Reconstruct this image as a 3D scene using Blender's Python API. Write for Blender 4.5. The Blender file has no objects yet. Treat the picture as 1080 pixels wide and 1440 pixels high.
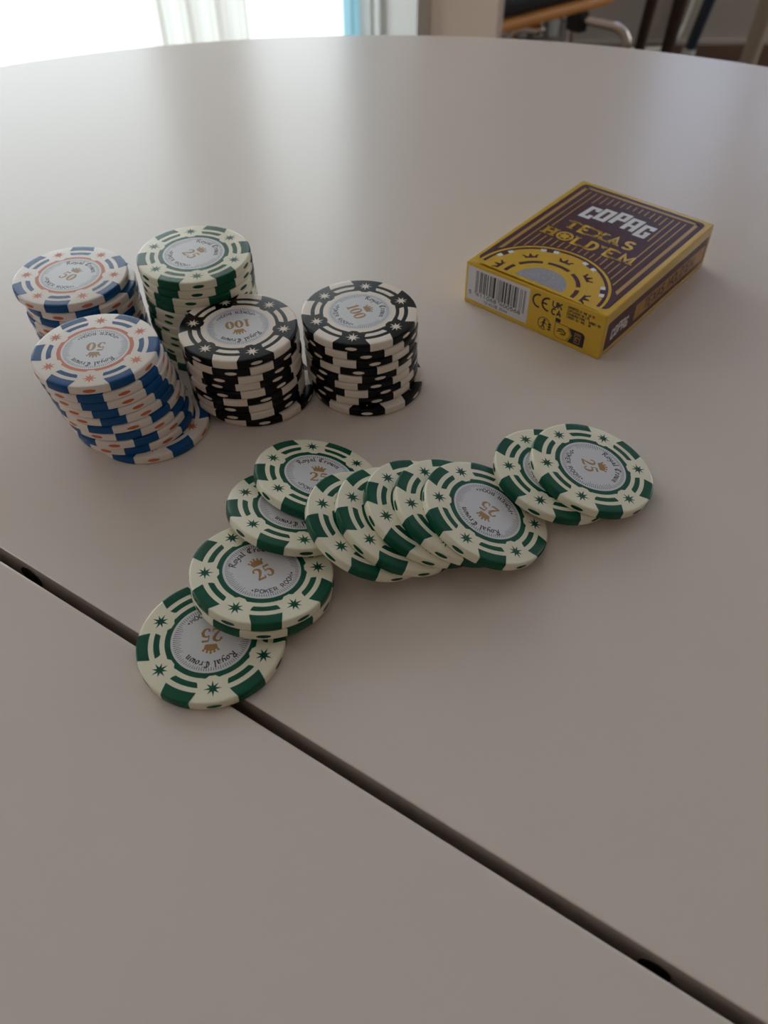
import bpy, bmesh, math, random
from mathutils import Matrix, Vector
random.seed(7)
sc = bpy.context.scene
col = sc.collection
PI = math.pi
TZ = 0.73                                   # height of the table top above the floor
MM = 0.001

# ------------------------------------------------------------------ camera
cd = bpy.data.cameras.new('camera')
cam = bpy.data.objects.new('camera', cd)
col.objects.link(cam)
Rx = Vector((0.99996941, -0.00572887, -0.00532552))
Uy = Vector((0.00782183, 0.73239722, 0.68083267))
Bz = Vector((0.0, -0.6808535, 0.73241963))
cam.matrix_world = Matrix(((Rx.x, Uy.x, Bz.x, 0), (Rx.y, Uy.y, Bz.y, 0), (Rx.z, Uy.z, Bz.z, TZ + 0.187698), (0, 0, 0, 1)))
cd.sensor_width = 36.0
cd.lens = 36.0 * 1157.23 / 1440.0
cd.clip_start = 0.01
cd.clip_end = 200
cd.dof.use_dof = True
cd.dof.focus_distance = 0.245
cd.dof.aperture_fstop = 18.0
sc.camera = cam

# ------------------------------------------------------------------ world, exposure
wd = bpy.data.worlds.new('sky')
sc.world = wd
wd.use_nodes = True
bg = wd.node_tree.nodes['Background']
bg.inputs[0].default_value = (0.90, 0.97, 1.0, 1)      # bright overcast sky
bg.inputs[1].default_value = 3.5
sc.view_settings.view_transform = 'Standard'
sc.view_settings.look = 'None'
sc.view_settings.exposure = 0.0
sc.view_settings.gamma = 1.0
sc.view_settings.use_curve_mapping = False
sc.cycles.use_denoising = True
sc.cycles.max_bounces = 10
sc.cycles.diffuse_bounces = 5
sc.cycles.sample_clamp_indirect = 6.0


def portal(name, loc, rot, sx, sy):
    l = bpy.data.lights.new(name, 'AREA')
    l.shape = 'RECTANGLE'
    l.size, l.size_y = sx, sy
    l.cycles.is_portal = True
    o = bpy.data.objects.new(name, l)
    o.location, o.rotation_euler = loc, rot
    col.objects.link(o)


portal('window_portal', (-1.04, 2.12, 1.15), (-PI / 2, 0, 0), 1.92, 2.2)
portal('window_portal_side', (-2.62, 0.8, 1.2), (0, -PI / 2, 0), 1.8, 1.0)
portal('added_window_portal', (2.66, 2.22, 1.33), (0, PI / 2, 0), 1.6, 1.0)  # sampling portal for the added window on the right wall



# ------------------------------------------------------------------ materials
def mat(name, color, rough=0.5, spec=0.5, metal=0.0, bump=None, noise=None, coat=0.0, trans=0.0):
    m = bpy.data.materials.new(name)
    m.use_nodes = True
    nt = m.node_tree
    b = nt.nodes['Principled BSDF']
    b.inputs['Base Color'].default_value = (*color, 1)
    b.inputs['Roughness'].default_value = rough
    b.inputs['Specular IOR Level'].default_value = spec
    b.inputs['Metallic'].default_value = metal
    b.inputs['Coat Weight'].default_value = coat
    b.inputs['Coat Roughness'].default_value = 0.15
    b.inputs['Transmission Weight'].default_value = trans
    if noise or bump:
        tc = nt.nodes.new('ShaderNodeTexCoord')
        n = nt.nodes.new('ShaderNodeTexNoise')
        n.inputs['Scale'].default_value = (noise or bump)[0]
        n.inputs['Detail'].default_value = 4
        nt.links.new(tc.outputs['Object'], n.inputs['Vector'])
        if noise:
            mx = nt.nodes.new('ShaderNodeMix')
            mx.data_type = 'RGBA'
            mx.inputs['A'].default_value = (*color, 1)
            mx.inputs['B'].default_value = (*[c * noise[1] for c in color], 1)
            nt.links.new(n.outputs['Fac'], mx.inputs['Factor'])
            nt.links.new(mx.outputs['Result'], b.inputs['Base Color'])
        if bump:
            bp = nt.nodes.new('ShaderNodeBump')
            bp.inputs['Strength'].default_value = bump[1]
            bp.inputs['Distance'].default_value = bump[2]
            nt.links.new(n.outputs['Fac'], bp.inputs['Height'])
            nt.links.new(bp.outputs['Normal'], b.inputs['Normal'])
    return m


def wood(name, c1, c2, scale, rough=0.5):
    m = mat(name, c1, rough)
    nt = m.node_tree
    tc = nt.nodes.new('ShaderNodeTexCoord')
    mp = nt.nodes.new('ShaderNodeMapping')
    mp.inputs['Scale'].default_value = (1, 8, 8)
    n = nt.nodes.new('ShaderNodeTexNoise')
    n.inputs['Scale'].default_value = scale
    n.inputs['Detail'].default_value = 6
    mx = nt.nodes.new('ShaderNodeMix')
    mx.data_type = 'RGBA'
    mx.inputs['A'].default_value = (*c1, 1)
    mx.inputs['B'].default_value = (*c2, 1)
    nt.links.new(tc.outputs['Object'], mp.inputs['Vector'])
    nt.links.new(mp.outputs['Vector'], n.inputs['Vector'])
    nt.links.new(n.outputs['Fac'], mx.inputs['Factor'])
    nt.links.new(mx.outputs['Result'], nt.nodes['Principled BSDF'].inputs['Base Color'])
    return m


M = dict(
    table=mat('white_laminate', (0.80, 0.705, 0.65), 0.22, 0.45, bump=(900, 0.02, 0.0002)),
    edge=mat('grey_edge_band', (0.52, 0.44, 0.39), 0.5, 0.3),
    dark=mat('dark_hole', (0.02, 0.017, 0.016), 0.7),
    steel=mat('grey_metal', (0.45, 0.45, 0.46), 0.35, metal=1.0),
    cream=mat('cream_plastic', (0.94, 0.90, 0.72), 0.22, 0.35),
    green=mat('green_plastic', (0.006, 0.092, 0.050), 0.22, 0.25),
    white=mat('white_plastic', (0.93, 0.84, 0.78), 0.22, 0.35),
    blue=mat('blue_plastic', (0.005, 0.085, 0.27), 0.22, 0.25),
    salmon=mat('salmon_print', (0.66, 0.16, 0.07), 0.35, 0.3),
    black=mat('black_plastic', (0.004, 0.004, 0.007), 0.26, 0.22),
    ivory=mat('ivory_plastic', (0.92, 0.82, 0.73), 0.22, 0.35),
    foil=mat('silver_label', (0.72, 0.715, 0.75), 0.42, 0.5, coat=0.3),
    ink=mat('black_ink', (0.02, 0.018, 0.025), 0.45),
    tick=mat('grey_ink', (0.06, 0.055, 0.07), 0.45),
    gold=mat('gold_print', (0.40, 0.205, 0.055), 0.4),
    yellow=mat('yellow_card', (0.72, 0.44, 0.022), 0.27, 0.5, coat=0.5),
    orange=mat('orange_card', (0.50, 0.24, 0.035), 0.35, 0.4, coat=0.2),
    maroon=mat('maroon_card', (0.070, 0.014, 0.024), 0.34, 0.4),
    stripe=mat('gold_line', (0.52, 0.29, 0.06), 0.35, coat=0.35),
    logo=mat('white_print', (0.85, 0.84, 0.86), 0.4),
    silver=mat('silver_print', (0.50, 0.49, 0.56), 0.3, noise=(900, 0.45), coat=0.3),
    paper=mat('white_sticker', (0.72, 0.70, 0.72), 0.5),
    wall=mat('beige_wall_paint', (0.74, 0.59, 0.485), 0.8, 0.2),
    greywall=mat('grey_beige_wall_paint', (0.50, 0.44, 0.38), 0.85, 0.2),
    ceil=mat('white_ceiling_paint', (0.85, 0.82, 0.78), 0.9, 0.1),
    frame=mat('white_window_paint', (0.86, 0.87, 0.85), 0.4),
    bluepaint=mat('pale_blue_fabric', (0.38, 0.62, 0.72), 0.7),
    curtain=mat('sheer_white_curtain', (0.88, 0.89, 0.86), 0.8, 0.1),
    terrace=mat('pale_terrace', (0.75, 0.76, 0.76), 0.9, 0.1),
    floor=wood('brown_floor', (0.12, 0.055, 0.03), (0.06, 0.026, 0.014), 3.0),
    ply=wood('orange_plywood', (0.80, 0.36, 0.10), (0.62, 0.25, 0.06), 6.0),
    darkwood=wood('dark_brown_wood', (0.085, 0.045, 0.03), (0.05, 0.024, 0.016), 5.0),
    pad=mat('black_seat_pad', (0.015, 0.013, 0.016), 0.7, bump=(400, 0.2, 0.001)),
    chrome=mat('chrome_tube', (0.75, 0.66, 0.60), 0.22, metal=1.0),
    clip=mat('black_clip', (0.015, 0.015, 0.018), 0.4),
    radiator=mat('white_radiator_enamel', (0.82, 0.84, 0.83), 0.4),
    cable=mat('white_cable', (0.88, 0.84, 0.76), 0.5),
    bluemetal=mat('dark_blue_metal', (0.035, 0.05, 0.075), 0.35),
    beige=mat('beige_painted_wood', (0.55, 0.47, 0.36), 0.5),
)
# the curtains let daylight through


def sheer(m, color, k):
    nt = m.node_tree
    t = nt.nodes.new('ShaderNodeBsdfTranslucent')
    t.inputs[0].default_value = (*color, 1)
    mx = nt.nodes.new('ShaderNodeMixShader')
    mx.inputs[0].default_value = k
    nt.links.new(nt.nodes['Principled BSDF'].outputs[0], mx.inputs[1])
    nt.links.new(t.outputs[0], mx.inputs[2])
    nt.links.new(mx.outputs[0], nt.nodes['Material Output'].inputs['Surface'])


sheer(M['curtain'], (0.98, 0.98, 0.95), 0.78)
sheer(M['bluepaint'], (0.42, 0.72, 0.84), 0.7)
bm_ = bpy.data.materials.new('dimming_blind_fabric')  # cloth of the added blind that dims the added back window
bm_.use_nodes = True
_nt = bm_.node_tree
_t = _nt.nodes.new('ShaderNodeBsdfTranslucent')
_t.inputs[0].default_value = (0.62, 0.65, 0.75, 1)
_nt.links.new(_t.outputs[0], _nt.nodes['Material Output'].inputs['Surface'])
M['blind'] = bm_
# clear window glass (thin, no refraction needed for daylight)
gm = bpy.data.materials.new('window_glass')
gm.use_nodes = True
_nt = gm.node_tree
_nt.nodes.remove(_nt.nodes['Principled BSDF'])
_tr = _nt.nodes.new('ShaderNodeBsdfTransparent')
_tr.inputs[0].default_value = (0.97, 0.98, 0.98, 1)
_gl = _nt.nodes.new('ShaderNodeBsdfGlossy')
_gl.inputs['Roughness'].default_value = 0.02
_fr = _nt.nodes.new('ShaderNodeFresnel')
_mx = _nt.nodes.new('ShaderNodeMixShader')
_ge = _nt.nodes.new('ShaderNodeNewGeometry')
_ma = _nt.nodes.new('ShaderNodeMath')
_ma.operation = 'MULTIPLY_ADD'                       # reflect on entry only: fresnel * (1 - backfacing)
_iv = _nt.nodes.new('ShaderNodeMath')
_iv.operation = 'SUBTRACT'
_iv.inputs[0].default_value = 1.0
_ma.inputs[2].default_value = 0.0
_nt.links.new(_ge.outputs['Backfacing'], _iv.inputs[1])
_nt.links.new(_fr.outputs[0], _ma.inputs[0])
_nt.links.new(_iv.outputs[0], _ma.inputs[1])
_nt.links.new(_ma.outputs[0], _mx.inputs[0])
_nt.links.new(_tr.outputs[0], _mx.inputs[1])
_nt.links.new(_gl.outputs[0], _mx.inputs[2])
_nt.links.new(_mx.outputs[0], _nt.nodes['Material Output'].inputs['Surface'])
M['glass'] = gm


# ------------------------------------------------------------------ mesh helpers
class MB:
    def __init__(s):
        s.v, s.f, s.smooth = [], [], []

    def add(s, verts, faces, smooth=False):
        b = len(s.v)
        s.v += [tuple(p) for p in verts]
        for f in faces:
            s.f.append([i + b for i in f])
            s.smooth.append(smooth)
        return s

    def box(s, x0, x1, y0, y1, z0, z1):
        v = [(x, y, z) for z in (z0, z1) for y in (y0, y1) for x in (x0, x1)]
        return s.add(v, [(0, 2, 3, 1), (4, 5, 7, 6), (0, 1, 5, 4), (2, 6, 7, 3), (0, 4, 6, 2), (1, 3, 7, 5)])

    def tube(s, pts, r, n=12, cap=True):
        pts = [Vector(p) for p in pts]
        rs = r if isinstance(r, (list, tuple)) else [r] * len(pts)
        rings = []
        prev = None
        for i, p in enumerate(pts):
            d = (pts[min(i + 1, len(pts) - 1)] - pts[max(i - 1, 0)]).normalized()
            a = prev if prev is not None else (Vector((0, 0, 1)) if abs(d.z) < 0.9 else Vector((1, 0, 0)))
            a = (a - d * a.dot(d)).normalized()
            prev = a
            b = d.cross(a)
            rings.append([p + (a * math.cos(t) + b * math.sin(t)) * rs[i] for t in [2 * PI * k / n for k in range(n)]])
        v = [q for ring in rings for q in ring]
        f = [(i * n + k, i * n + (k + 1) % n, (i + 1) * n + (k + 1) % n, (i + 1) * n + k) for i in range(len(pts) - 1) for k in range(n)]
        s.add(v, f, True)
        if cap:
            s.add(rings[0], [list(range(n))[::-1]])
            s.add(rings[-1], [list(range(n))])
        return s

    def lathe(s, prof, n=64, smooth=True):
        v, f = [], []
        for (r, z) in prof:
            for k in range(n):
                t = 2 * PI * k / n
                v.append((r * math.cos(t), r * math.sin(t), z))
        for i in range(len(prof) - 1):
            for k in range(n):
                f.append((i * n + k, i * n + (k + 1) % n, (i + 1) * n + (k + 1) % n, (i + 1) * n + k))
        s.add(v, f, smooth)
        m = len(prof)
        s.f.append([len(s.v) - n + k for k in range(n)]); s.smooth.append(False)
        s.f.append([len(s.v) - m * n + k for k in range(n)][::-1]); s.smooth.append(False)
        return s

    def strip(s, path, z=0.0, w=None, mapf=None):
        """Flat pen stroke: path of (x, y, width); a quad strip with mitred joins."""
        P = [(Vector((p[0], p[1])), p[2] if len(p) > 2 else w) for p in path]
        P = [p for i, p in enumerate(P) if i == 0 or (p[0] - P[i - 1][0]).length > 1e-9]
        closed = (P[0][0] - P[-1][0]).length < 1e-6 and len(P) > 3
        L = []
        n = len(P)
        for i in range(n):
            a = P[i - 1][0] if i > 0 else (P[n - 2][0] if closed else None)
            c = P[i + 1][0] if i < n - 1 else (P[1][0] if closed else None)
            p, wd_ = P[i]
            d1 = (p - a).normalized() if a is not None else None
            d2 = (c - p).normalized() if c is not None else None
            d1 = d1 or d2
            d2 = d2 or d1
            t = d1 + d2
            t = t.normalized() if t.length > 1e-4 else d2
            nn = Vector((-t.y, t.x))
            k = max(0.55, abs(nn.dot(Vector((-d2.y, d2.x)))))
            o = nn * (wd_ / 2 / k)
            L.append((p + o, p - o))
        v = []
        for (a, b) in L:
            v += [(a.x, a.y, z), (b.x, b.y, z)]
        if mapf:
            v = [mapf(*q) for q in v]
        s.add(v, [(2 * i + 1, 2 * i + 3, 2 * i + 2, 2 * i) for i in range(n - 1)])
        return s

    def poly(s, pts, z=0.0, mapf=None):
        v = [(p[0], p[1], z) for p in pts]
        if mapf:
            v = [mapf(*q) for q in v]
        s.add(v, [list(range(len(pts)))])
        return s

    def mesh(s, name, m):
        me = bpy.data.meshes.new(name)
        me.from_pydata(s.v, [], s.f)
        me.polygons.foreach_set('use_smooth', s.smooth)
        me.materials.append(m)
        me.update()
        return me

    def build(s, name, m, parent=None):
        return obj(name, s.mesh(name, m), parent)


def obj(name, me, parent=None):
    o = bpy.data.objects.new(name, me)
    col.objects.link(o)
    if parent is not None:
        o.parent = parent
    return o


def tag(o, label=None, cat=None, group=None, kind=None):
    for k, v in (('label', label), ('category', cat), ('group', group), ('kind', kind)):
        if v:
            o[k] = v
    return o


def thing(name, label, cat, loc=(0, 0, 0), rz=0, group=None):
    o = bpy.data.objects.new(name, None)
    o.empty_display_size = 0.02
    col.objects.link(o)
    o.location = loc
    o.rotation_euler = (0, 0, rz)
    return tag(o, label, cat, group)


def bevel_obj(o, w, seg=2):
    md = o.modifiers.new('soft_edges', 'BEVEL')
    md.width = w
    md.segments = seg
    md.limit_method = 'ANGLE'
    return o


def struct(name, mb, m, parent=None):
    o = mb.build(name, m, parent)
    if parent is None:
        o['kind'] = 'structure'
    return o


# ------------------------------------------------------------------ the room
XL, XR, YB, YW, YF = -2.6, 2.6, -2.5, 1.95, 2.9       # left, right, rear, window wall, far wall of the recess
XP = 0.191                                           # end of the window wall
struct('floor', MB().box(XL - .1, XR + .1, YB - .1, YW, -0.05, 0).box(-.04, XR + .1, YW, YF + .1, -0.05, 0), M['floor'])
struct('ceiling', MB().box(XL - .1, XR + .1, YB - .1, YF + .2, 2.55, 2.65), M['ceil'])
wx0, wx1, wz0, wz1 = -2.0, -0.081, 0.05, 2.25
w = MB()
w.box(XL - .1, wx0, YW, YW + .22, 0, 2.55)
w.box(wx0, wx1, YW, YW + .22, wz1, 2.55)
w.box(wx0, wx1, YW, YW + .22, 0, wz0)
struct('wall_front', w, M['wall'])


def prism(pts, z0, z1):
    n = len(pts)
    return MB().add([(x, y, z0) for x, y in pts] + [(x, y, z1) for x, y in pts], [list(range(n))[::-1], list(range(n, 2 * n))] + [(k, (k + 1) % n, n + (k + 1) % n, n + k) for k in range(n)])


# splayed wall pier between the glazed door and the recess
struct('wall_pier', prism([(0.083, 1.62), (XP, 1.50), (XP + .012, 1.52), (0.10, 1.645)], 0, 2.55), M['wall'])
struct('wall_side', MB().box(-0.06, -0.02, 1.95, YF, 0, 2.55), M['greywall'])
w = MB()
w.box(-.06, .85, YF, YF + .1, 0, 2.55).box(2.45, XR + .1, YF, YF + .1, 0, 2.55).box(.85, 2.45, YF, YF + .1, 0, 1.25).box(.85, 2.45, YF, YF + .1, 2.2, 2.55)
struct('wall_back', w, M['greywall'])
struct('wall_right', MB().box(XR, XR + .1, YB, 1.7, 0, 2.55).box(XR, XR + .1, 2.75, YF, 0, 2.55).box(XR, XR + .1, 1.7, 2.75, 0, .5).box(XR, XR + .1, 1.7, 2.75, 2.15, 2.55), M['wall'])
w = MB()   # left wall with a window
LY0, LY1 = 0.3, 1.3
w.box(XL - .1, XL, YB, LY0, 0, 2.55).box(XL - .1, XL, LY1, YW, 0, 2.55).box(XL - .1, XL, LY0, LY1, 0, 0.3).box(XL - .1, XL, LY0, LY1, 2.1, 2.55)
struct('wall_left', w, M['wall'])
struct('wall_rear', MB().box(XL, XR, YB - .1, YB, 0, 2.55), M['wall'])
struct('baseboard_back', MB().box(-.02, XR, YF - .015, YF, 0, 0.012), M['greywall'])
# glazed door to the terrace
win = struct('window_1', MB().box(wx0, wx0 + .06, YW + .06, YW + .13, wz0, wz1).box(wx0, wx1, YW + .06, YW + .13, wz1 - .06, wz1).box(wx0, wx1, YW + .06, YW + .13, wz0, wz0 + .02), M['frame'])
MB().box(-0.42, -0.36, YW + .055, YW + .135, wz0, wz1).build('window_mullion', M['frame'], win)
MB().box(wx0 + .06, -0.42, YW + .09, YW + .096, wz0 + .02, wz1 - .06).build('window_pane', M['glass'], win)
MB().box(-0.36, wx1, YW + .09, YW + .096, wz0 + .02, wz1 - .06).build('window_pane', M['glass'], win)
# splayed window casing beside the glass: stepped white boards
J0, J1 = Vector((-0.045, 1.95)), Vector((0.085, 1.615))
jd = (J1 - J0).normalized()
jn = Vector((jd.y, -jd.x)) if jd.y * -1 > 0 else Vector((-jd.y, jd.x))
jn = Vector((-abs(jn.x), -abs(jn.y)))


def board(t0, t1, proud):
    L_ = (J1 - J0).length
    a_, b_ = J0 + jd * L_ * t0, J0 + jd * L_ * t1
    back = -jn * .03
    return prism([tuple(a_ + jn * proud), tuple(b_ + jn * proud), tuple(b_ + back), tuple(a_ + back)][::-1], 0, 2.3)


tr = struct('trim_1', board(0, .28, .012), M['frame'])
board(.28, .34, -.012).build('trim_groove', M['frame'], tr)
board(.34, .42, .012).build('trim_bead', M['frame'], tr)
board(.42, .80, .0).build('trim_board', M['frame'], tr)
board(.80, 1.0, .022).build('trim_board', M['frame'], tr)
w2 = struct('window_2', MB().box(XL - .09, XL - .03, LY0, LY0 + .05, .3, 2.1).box(XL - .09, XL - .03, LY1 - .05, LY1, .3, 2.1).box(XL - .09, XL - .03, LY0, LY1, .3, .35).box(XL - .09, XL - .03, .52, .58, .3, 2.1).box(XL - .09, XL - .03, LY0, LY1, 2.05, 2.1), M['frame'])
MB().box(XL - .065, XL - .06, LY0 + .05, .52, .35, 2.05).build('window_pane', M['glass'], w2)
MB().box(XL - .065, XL - .06, .58, LY1 - .05, .35, 2.05).build('window_pane', M['glass'], w2)
w4 = struct('added_window_4', MB().box(XR + .03, XR + .09, 1.7, 1.75, .5, 2.15).box(XR + .03, XR + .09, 2.7, 2.75, .5, 2.15).box(XR + .03, XR + .09, 1.75, 2.7, .5, .55).box(XR + .03, XR + .09, 1.75, 2.7, 2.1, 2.15), M['frame'])  # unseen window, added to light the recess
MB().box(XR + .055, XR + .06, 1.75, 2.7, .55, 2.1).build('window_pane', M['glass'], w4)
w3 = struct('added_window_3', MB().box(.85, .9, YF + .03, YF + .08, 1.25, 2.2).box(2.4, 2.45, YF + .03, YF + .08, 1.25, 2.2).box(.9, 2.4, YF + .03, YF + .08, 1.25, 1.3).box(.9, 2.4, YF + .03, YF + .08, 2.15, 2.2), M['frame'])  # unseen window, added for a cool reflection on the tabletop
MB().box(.9, 2.4, YF + .05, YF + .055, 1.3, 2.15).build('window_pane', M['glass'], w3)
MB().box(.86, 2.44, YF + .015, YF + .017, 1.26, 2.19).build('added_dimming_blind', M['blind'], w3)  # blind added to soften that window's reflection
struct('ground', MB().box(-12, -0.03, 2.18, 14, -0.10, -0.05), M['terrace'])


# ------------------------------------------------------------------ the table
R_T, TCX, TCY = 0.5245, -0.0106, 0.0899
gn = Vector((0.55, 0.835)).normalized()
gt = Vector((gn.y, -gn.x))
table = thing('dining_table', 'round white laminate dining table split by a dark gap, poker chips on it', 'table', (TCX, TCY, 0))
cdn = Vector((TCX, TCY)).dot(gn)


def half(o0, sign, soft):
    """Half disc on one side of the gap; o0 is where its straight edge lies along the gap normal."""
    h = o0 - cdn
    ha = math.acos(max(-1, min(1, sign * h / R_T)))
    ga = math.atan2(gn.y * sign, gn.x * sign)
    out = [(R_T * math.cos(ga - ha + 2 * ha * k / 170), R_T * math.sin(ga - ha + 2 * ha * k / 170)) for k in range(171)]
    bm = bmesh.new()
    vs = [bm.verts.new((x, y, TZ - .024)) for x, y in out]
    f = bm.faces.new(vs)
    ex = bmesh.ops.extrude_face_region(bm, geom=[f])
    bmesh.ops.translate(bm, verts=[e for e in ex['geom'] if isinstance(e, bmesh.types.BMVert)], vec=(0, 0, .024))
    bmesh.ops.recalc_face_normals(bm, faces=bm.faces)
    top = [e for e in bm.edges if all(v.co.z > TZ - .001 for v in e.verts)]
    r = bmesh.ops.bevel(bm, geom=top, offset=soft, segments=3, profile=0.5, affect='EDGES')
    for fc in bm.faces:
        fc.smooth = len(fc.verts) == 4 and fc.calc_area() < 0.01
    me = bpy.data.meshes.new('tabletop_half')
    bm.to_mesh(me)
    bm.free()
    me.materials.append(M['table'])
    me.materials.append(M['edge'])
    for p in me.polygons:
        if abs(p.normal.z) < .05:
            p.material_index = 1
    return obj('tabletop_half', me, table)


far_half = half(0.07125, 1, .0004)
near_half = half(0.06795, -1, .0010)
tag(far_half, 'half with the chips and card box on it')
for (sx, sy, sz, hr) in ((-.1068, .1547, -.0052, .0042), (.0566, .0472, -.0060, .0036)):
    d = Vector((sx - TCX, sy - TCY))
    t_ = d.dot(gt)
    pl = gt * t_ + gn * (0.07125 - cdn)
    MB().tube([(pl.x - gn.x * .0003, pl.y - gn.y * .0003, TZ + sz - .002), (pl.x + gn.x * .006, pl.y + gn.y * .006, TZ + sz - .002)], hr, 20).build('dowel_hole', M['dark'], far_half)
for k in (-1, 1):
    c = gt * (.18 * k)
    MB().tube([(c.x - gn.x * .3, c.y - gn.y * .3, TZ - .045), (c.x + gn.x * .3, c.y + gn.y * .3, TZ - .045)], .02, 4).build('rail', M['steel'], table)
for a in (45, 135, 225, 315):
    x, y = .34 * math.cos(math.radians(a)), .34 * math.sin(math.radians(a))
    MB().tube([(x * 1.08, y * 1.08, 0), (x, y, TZ - .024)], [.016, .026], 20).build('leg', M['frame'], table)
    MB().box(x - .03, x + .03, y - .03, y + .03, TZ - .03, TZ - .024).build('leg_plate', M['steel'], table)


# ------------------------------------------------------------------ lettering
def arc(cx, cy, rx, ry, a0, a1, n=10):
    return [(cx + rx * math.cos(math.radians(a0 + (a1 - a0) * k / n)), cy + ry * math.sin(math.radians(a0 + (a1 - a0) * k / n))) for k in range(n + 1)]


F = {  # plain capitals on a 4 x 6 grid
    'A': [[(0, 0), (2, 6), (4, 0)], [(.8, 2), (3.2, 2)]],
    'B': [[(0, 0), (0, 6), (2.4, 6)] + arc(2.4, 4.6, 1.3, 1.4, 90, -90) + [(0, 3.2)], [(0, 3.2), (2.4, 3.2)] + arc(2.4, 1.6, 1.6, 1.6, 90, -90) + [(0, 0)]],
    'C': [arc(2.2, 3, 2.2, 3, 45, 315, 14)],
    'D': [[(0, 0), (0, 6), (1.6, 6)] + arc(1.6, 3, 2.4, 3, 90, -90, 12) + [(0, 0)]],
    'E': [[(4, 0), (0, 0), (0, 6), (4, 6)], [(0, 3), (3, 3)]],
    'G': [arc(2.2, 3, 2.2, 3, 45, 330, 14) + [(4.1, 2.8), (2.4, 2.8)]],
    'H': [[(0, 0), (0, 6)], [(4, 0), (4, 6)], [(0, 3), (4, 3)]],
    'I': [[(1, 0), (1, 6)]],
    'K': [[(0, 0), (0, 6)], [(4, 6), (0, 2.6)], [(1.4, 3.8), (4, 0)]],
    'L': [[(0, 6), (0, 0), (3.8, 0)]],
    'M': [[(0, 0), (0, 6), (2.2, 1.5), (4.4, 6), (4.4, 0)]],
    'N': [[(0, 0), (0, 6), (4, 0), (4, 6)]],
    'O': [arc(2.2, 3, 2.2, 3, 90, 450, 20)],
    'P': [[(0, 0), (0, 6), (2.2, 6)] + arc(2.2, 4.4, 1.6, 1.6, 90, -90) + [(0, 2.8)]],
    'R': [[(0, 0), (0, 6), (2.2, 6)] + arc(2.2, 4.5, 1.5, 1.5, 90, -90) + [(0, 3)], [(2, 3), (4, 0)]],
    'S': [arc(2, 4.5, 1.8, 1.5, 30, 250, 10) + arc(2, 1.5, 1.9, 1.5, 80, -150, 10)],
    'T': [[(0, 6), (4.2, 6)], [(2.1, 6), (2.1, 0)]],
    'U': [[(0, 6), (0, 2)] + arc(2, 2, 2, 2, 180, 360) + [(4, 6)]],
    'V': [[(0, 6), (2, 0), (4, 6)]],
    'X': [[(0, 0), (4, 6)], [(0, 6), (4, 0)]],
    'Y': [[(0, 6), (2, 3), (4, 6)], [(2, 3), (2, 0)]],
    "'": [[(.6, 6), (.3, 4.4)]], '.': [[(.3, 0), (.3, .7)]], '-': [[(.5, 3), (3, 3)]],
    '0': [arc(2, 3, 1.9, 3, 90, 450, 18)], '1': [[(.6, 4.8), (2, 6), (2, 0)]],
    '2': [arc(2, 4.3, 1.8, 1.7, 170, -40, 10) + [(.1, 0), (4, 0)]],
    '3': [arc(1.9, 4.5, 1.7, 1.5, 150, -90, 10), arc(1.9, 1.5, 1.9, 1.5, 90, -150, 10)],
    '4': [[(3, 0), (3, 6), (0, 1.8), (4, 1.8)]],
    '5': [[(3.6, 6), (.6, 6), (.4, 3.4)] + arc(1.9, 2, 1.9, 2, 130, -150, 12)],
    '6': [arc(2, 1.9, 1.8, 1.9, 90, 450, 16), [(3.2, 5.8), (1.2, 4.2), (.3, 2.2)]],
    '8': [arc(2, 4.5, 1.5, 1.5, 90, 450, 14), arc(2, 1.5, 1.9, 1.5, 90, 450, 14)],
    '9': [arc(2, 4.1, 1.8, 1.9, 90, 450, 16), [(3.7, 3.8), (2.8, 1.8), (.8, .2)]],
}
WID = {'I': 2, "'": 1.2, '.': 1, ' ': 3, 'M': 4.4}


def text(mb, s, x, y, h, w, z, mapf=None, track=1.4, slant=0.0, width=None, right=False):
    """Lay capitals on a line from (x, y), height h, pen width w; returns the end x."""
    k = h / 6.0
    total = sum((WID.get(c, 4) + track) for c in s) - track
    kx = k if width is None else width / total
    for c in s:
        for st in F.get(c, []):
            mb.strip([(x + px * kx + slant * py * k, y + py * k, w) for px, py in st], z, None, mapf)
        x += (WID.get(c, 4) + track) * kx
    return x


# blackletter strokes for the chip label (x-height 1), drawn with a slanted nib
BL = {
    'R': (1.15, [[(.1, 0), (.25, 1.55)], [(-.12, 1.35), (.4, 1.66), (.95, 1.4), (.8, 1.0), (.25, .85)], [(.45, .85), (.75, .35), (1.1, 0)]]),
    'o': (.85, [[(.12, .5), (.2, .85), (.5, 1), (.75, .75), (.66, .2), (.4, 0), (.12, .2), (.12, .5)]]),
    'y': (.85, [[(0, 1), (.1, .35), (.4, .25), (.6, .5)], [(.7, 1), (.58, 0), (.25, -.5), (-.1, -.45)]]),
    'a': (.85, [[(.1, .88), (.45, 1), (.65, .8), (.64, .1), (.85, 0)], [(.62, .55), (.2, .45), (.05, .2), (.25, 0), (.62, .25)]]),
    'l': (.5, [[(.2, 1.6), (.15, .12), (.38, 0)]]),
    'C': (1.2, [[(1.05, 1.3), (.75, 1.6), (.3, 1.42), (.05, .8), (.2, .2), (.6, 0), (1.05, .25)], [(.58, 1.5), (.5, .1)]]),
    'r': (.65, [[(.05, .95), (.2, .85), (.16, 0)], [(.2, .75), (.45, 1), (.65, .85)]]),
    'w': (1.2, [[(0, 1), (.1, .15), (.4, .02), (.52, .95)], [(.5, .2), (.78, 0), (1.05, .3), (1.0, 1)]]),
    'n': (.9, [[(.02, .95), (.16, .85), (.14, 0)], [(.15, .72), (.48, 1), (.66, .8), (.63, .1), (.82, 0)]]),
    ' ': (.45, []),
}


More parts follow.
